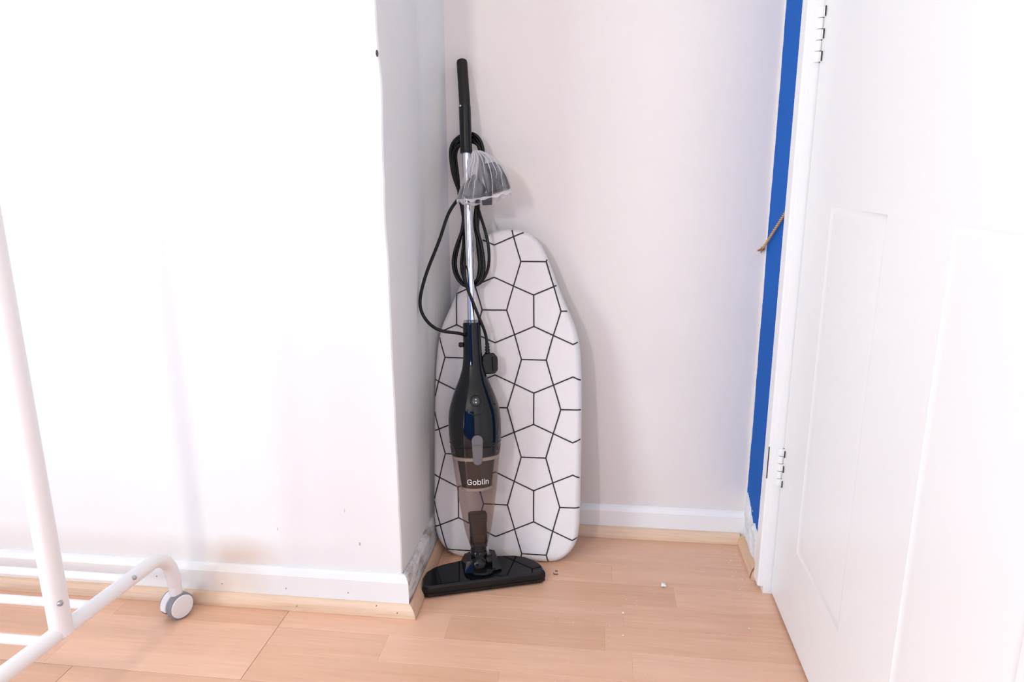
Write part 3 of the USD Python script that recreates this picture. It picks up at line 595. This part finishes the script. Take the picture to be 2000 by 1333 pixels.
# ------------------------------------------------------------------ bag with the brush tool, hung on the tube
bg = thing('plastic_bag', 'crumpled see-through plastic bag hanging on the chrome tube with tool inside', 'plastic bag')
tt = np.linspace(0, 1, 26)
BW = .034                                     # the bag hangs this far in front of the stick's plane
Lc = PchipInterpolator([0, .25, .5, .75, 1], [(-0.2554, 0.8565), (-0.2645, 0.8308), (-0.2737, 0.8047), (-0.2807, 0.7807), (-0.2885, 0.7566)])(tt)
Rc = PchipInterpolator([0, .12, .3, .5, .75, 1], [(-0.2468, 0.8570), (-0.2266, 0.8503), (-0.2074, 0.8397), (-0.1923, 0.823), (-0.1814, 0.8043), (-0.1745, 0.7742)])(tt)
nb = 96; bv = []; th = np.arange(nb) / nb * 2 * np.pi
for k, t_ in enumerate(tt):
    c_ = (Lc[k] + Rc[k]) / 2; h_ = (Rc[k] - Lc[k]) / 2; dep = .003 + .024 * min(1, t_ * 1.9) ** .7
    fold = 1 + t_ ** .6 * (.13 * np.sin(th * 9 + .4) + .08 * np.sin(th * 17 + 2 * t_)) + (meshkit.fbm(np.c_[np.cos(th) * 3, np.sin(th) * 3, th * 0 + t_ * 1.5], 3, 4) - .5) * .35 * t_
    for j in range(nb):
        a = c_ + h_ * math.cos(th[j]); low = -.009 * max(0, t_ - .6) / .4 * (1 - math.cos(th[j]) ** 2)
        bv.append(plane_pt(a[0], a[1] + low, BW + dep * math.sin(th[j]) * fold[j]))
bf = []
for i in range(len(tt) - 1):
    for j in range(nb):
        a, b, c, d = i * nb + j, i * nb + (j + 1) % nb, (i + 1) * nb + (j + 1) % nb, (i + 1) * nb + j
        bf += [(a, b, c), (a, c, d)]
bv = np.array(bv)
obj('bag_film', trimesh.Trimesh(bv, bf, process=False), bag_film, bg, 80)
rim = bv[-nb:]; rimc = np.vstack([rim, rim[:1]])
rv, rf = [], []
for k in range(nb + 1):
    p = rimc[k]; rv += [p, p + np.array([0, 0, -.0045 - .002 * math.sin(k * .9)])]
for k in range(nb): rf += [(2 * k, 2 * k + 1, 2 * k + 3), (2 * k, 2 * k + 3, 2 * k + 2)]
obj('bag_hem', trimesh.Trimesh(np.array(rv), rf, process=False), bag_hem, bg, 60, 'folded whitish hem')
gr_ = np.random.RandomState(5)
for j, e_ in ((18, 26), (22, 17), (27, 26), (31, 22), (35, 26), (40, 15), (13, 20), (9, 24)):
    P = np.array([bv[k * nb + (j + (k // 9) * (j % 2))] + np.array([0, -.0006, 0]) for k in range(1, e_)])
    obj('crease', tube(P, np.linspace(.0016, .0004, len(P)), 6), bag_hem, bg, 60)
fl_pts = [(-.1835, .787), (-.176, .812), (-.1700, .822), (-.1715, .806), (-.180, .790)]
# brush tool inside
bt = thing('brush_attachment', 'dark grey brush attachment with ribbed edge inside the hanging plastic bag', 'vacuum attachment')
fan = Polygon([(-0.2400, 0.8264), (-0.2093, 0.8325), (-0.1976, 0.8241), (-0.1850, 0.8010), (-0.1778, 0.7825), (-0.1798, 0.7794), (-0.2240, 0.7660), (-0.2277, 0.7962)]).buffer(-.003).buffer(.003, 6)
fm = [plane_pt(x, s, w) for q, w in ((fan.buffer(-.002), .024), (fan, .027), (fan, .040), (fan.buffer(-.003), .044)) for x, s in q.exterior.coords]
obj('brush_head', hull(fm), brush_dark, bt, 25)
for k in range(9):
    f_ = k / 8; x_ = -.1990 + .0165 * f_ ** .8; s_ = .8215 - .036 * f_
    obj('rib', tube([plane_pt(x_ - .014, s_ - .004, .0440), plane_pt(x_ - .001, s_ + .0005, .0442)], .0012, 8), brush_rib, bt)
lump = Polygon([(-0.2773, 0.7660), (-0.2653, 0.7566), (-0.2388, 0.7600), (-0.2280, 0.7795), (-0.2405, 0.8004), (-0.2524, 0.8078), (-0.2712, 0.7890)]).buffer(-.004).buffer(.004, 6)
obj('socket', hull([plane_pt(x, s, w) for q, w in ((lump.buffer(-.004), .016), (lump, .022), (lump, .040), (lump.buffer(-.005), .047)) for x, s in q.exterior.coords]), brush_dark, bt, 40)
obj('socket_hole', tube([plane_pt(-.2500, .8000, .0452), plane_pt(-.2500, .7998, .0462)], .0022, 12), dark_steel, bt, 40)
obj('nozzle_tip', hull([plane_pt(a, s, w) for a, s in ((-.2352, .7470), (-.2160, .7482), (-.2165, .770), (-.2362, .770)) for w in (.022, .034)]), brush_dark, bt, 20)

# ------------------------------------------------------------------ clothes rack
rk = thing('clothes_rack', 'white tubular clothes rack on castors by the chimney breast', 'clothes rack')
FX, FZ, UY = -0.812, 0.149, 0.873
def fx(y): return FX + .10 * (y - 1.024)     # the feet stand a little askew
def foot(dx):
    half = []
    for y in np.linspace(UY - .02, 1.062, 16): half.append((fx(y) + dx, y, FZ))
    for a in np.linspace(0, math.pi / 2, 16)[1:]:
        half.append((fx(1.062) + dx + .003 * (a / (math.pi / 2)), 1.066 + .058 * math.sin(a), FZ - .056 + .058 * math.cos(a) - .002))
    half += [(fx(1.062) + dx + .0035, 1.126, .084), (fx(1.062) + dx + .0035, 1.127, .072)]
    other = [(2 * fx(UY - .15) + 2 * dx - x, 2 * (UY - .15) - y, z) for x, y, z in half][::-1]
    return tube(np.array(other + half), .0130, 20)
def castor(x, y):
    ax = np.array([math.cos(.45), -math.sin(.45), 0]); c = np.array([x, y + .001, .0262]); up = np.array([0, 0, 1.0]); sd = np.cross(up, ax)
    ring = [c + ax * k_ + (sd * math.cos(a) + up * math.sin(a)) * r_ for k_, r_ in ((-.017, .024), (-.015, .0275), (.0005, .0275), (.0015, .0255)) for a in np.linspace(-.2, math.pi * 1.05, 20)]
    obj('castor_housing', cat_([tube([(x, y, .078), (x, y, .050)], .0118, 18), hull(ring)]), rack_white, rk, 35)
    w = obj('castor_wheel', tube([c + ax * .0020, c + ax * .0035, c + ax * .0125, c + ax * .0150], [.0240, .0262, .0262, .0246], 36), tyre_grey, rk, 35, 'grey rimmed castor wheel')
    obj('wheel_cap', to(lathe([(0, .0232), (.0012, .0232), (.0030, .0215), (.0042, .008)], 36), frame(c + ax * .0142, np.cross(up, ax), up, ax)), rack_white, w, 35)
    obj('castor_wheel', tube([c - ax * .0160, c - ax * .0175, c - ax * .0215], [.0250, .0262, .0240], 36), tyre_grey, rk, 35)
LEN = 0.98
for dx in (0, -LEN):
    obj('foot', foot(dx), rack_white, rk, 45)
    up = obj('upright', tube([(fx(UY) + dx, UY, FZ - .004), (fx(UY) + dx, UY, .8), (fx(UY) + dx, UY, 1.50)], .0165, 28), rack_white, rk, 45)
    bx_ = FX + dx + .012
    obj('bolt', sphere((fx(UY) + dx + .0140, UY - .0090, FZ + .056), .0046, 2), steel, up, 40)
    castor(fx(1.062) + dx + .0035, 1.127); castor(2 * fx(UY - .15) + dx - fx(1.062) - .0035, 2 * (UY - .15) - 1.127)
for y in (1.020, .940, .845, .750):
    rd = obj('shelf_rod', tube([(fx(y) - .004, y, FZ), (fx(y) - LEN / 2, y, FZ), (fx(y) - LEN + .004, y, FZ)], .0078, 14), rack_white, rk, 45)
    if y > 1.0: obj('screw', cat_([sphere((fx(y) + .0112, y - .004, FZ + .006), .0042, 2)]), steel, rd, 40)
obj('clothes_rail', tube([(fx(UY), UY, 1.50), (fx(UY) - LEN / 2, UY, 1.50), (fx(UY) - LEN, UY, 1.50)], .0140, 20), rack_white, rk, 45)

# ------------------------------------------------------------------ small things
nl = thing('wall_nail', 'tiny dark nail sticking out of the chimney breast corner', 'nail')
obj('nail_shaft', tube([(-.3690, 1.1960, 1.0431), (-.3650, 1.1880, 1.0425)], .0014, 10), dark_steel, nl)
obj('nail_head', hull([(-.3655 + .0020 * math.cos(a), yy, 1.0425 + .0055 * math.sin(a)) for a in np.linspace(0, 6.28, 12) for yy in (1.1885, 1.1870)]), dark_steel, nl, False)
tw = thing('twine', 'tan twisted twine stretched across the blue strip to the door frame', 'string')
a, b = np.array([.3520, 1.5480, .6905]), np.array([.3545, 1.3740, .7880])
n = 120; t_ = np.linspace(0, 1, n); ax = (b - a) / np.linalg.norm(b - a); s1 = np.cross(ax, [1, 0, 0]); s1 /= np.linalg.norm(s1); s2 = np.cross(ax, s1)
for k in range(2):
    phs = t_ * 2 * math.pi * 11 + k * math.pi
    obj('strand', tube(a + (b - a) * t_[:, None] + .0014 * (np.cos(phs)[:, None] * s1 + np.sin(phs)[:, None] * s2), .0017, 8), cord_tan, tw, 60)
kn = [sphere(a + np.array([-.001, -.003, .000]), .0042, 2), tube([a, a + np.array([-.0105, .0005, -.0045])], [.0022, .0012], 8), tube([a, a + np.array([-.004, -.002, -.0085])], [.0018, .0010], 8)]
obj('knot', cat_(kn), cord_dark, tw, 50, 'brown frayed knot')
obj('nail', tube([(.3560, 1.553, .6900), (.3530, 1.5450, .6900)], .0012, 8), steel, tw)

def crumb(x, y, r, seed, flat=.6):
    g = np.random.RandomState(seed); p = g.normal(size=(26, 3)); p /= np.linalg.norm(p, axis=1, keepdims=True); p *= r * (0.7 + .5 * g.rand(26, 1)); p[:, 2] *= flat
    m = hull(p); m.apply_translation([x, y, -m.bounds[0, 2] + .0001]); return m
tag(obj('plaster_crumb', crumb(.1562, 1.336, .0062, 1, .8), crumb_white, None, False), 'largest white plaster crumb on the floor right of ironing board', 'crumb', 'plaster crumbs on the floor')
tag(obj('plaster_crumb', crumb(.0685, 1.2341, .0028, 2), crumb_white, None, False), 'small white crumb on floor in front of the largest crumb', 'crumb', 'plaster crumbs on the floor')
tag(obj('plaster_crumb', crumb(.0661, 1.1642, .0024, 3), crumb_white, None, False), 'small white crumb on floor nearest the camera', 'crumb', 'plaster crumbs on the floor')
tag(obj('plaster_crumb', crumb(.3056, 1.2113, .0022, 4), crumb_white, None, False), 'small white crumb on floor nearest the door', 'crumb', 'plaster crumbs on the floor')
g = np.random.RandomState(8); sp = []
for k in range(70):
    x, y = g.uniform(-.20, .36), g.uniform(1.02, 1.45)
    if y > 1.24 and x < .0: continue
    sp.append(crumb(x, y, g.uniform(.0005, .0012), 100 + k))
for k in range(60):
    sp.append(crumb(.335 + g.uniform(-.03, .03), 1.37 + g.uniform(-.05, .14), g.uniform(.0005, .0018), 300 + k))
tag(obj('plaster_dust', cat_(sp), crumb_white, None, False), 'fine white specks of plaster dust scattered on the floor', 'dust', kind='stuff')
dk = thing('staple', 'tiny dark bent staple on floor beside the vacuum head', 'staple')
obj('staple_wire', cat_([tube([(-.0765, 1.3560, .001), (-.0675, 1.3575, .001)], .0008, 6), tube([(-.0745, 1.3690, .001), (-.0690, 1.3700, .001)], .0008, 6), tube([(-.0765, 1.3560, .001), (-.0770, 1.360, .002)], .0008, 6)]), dark_steel, dk)
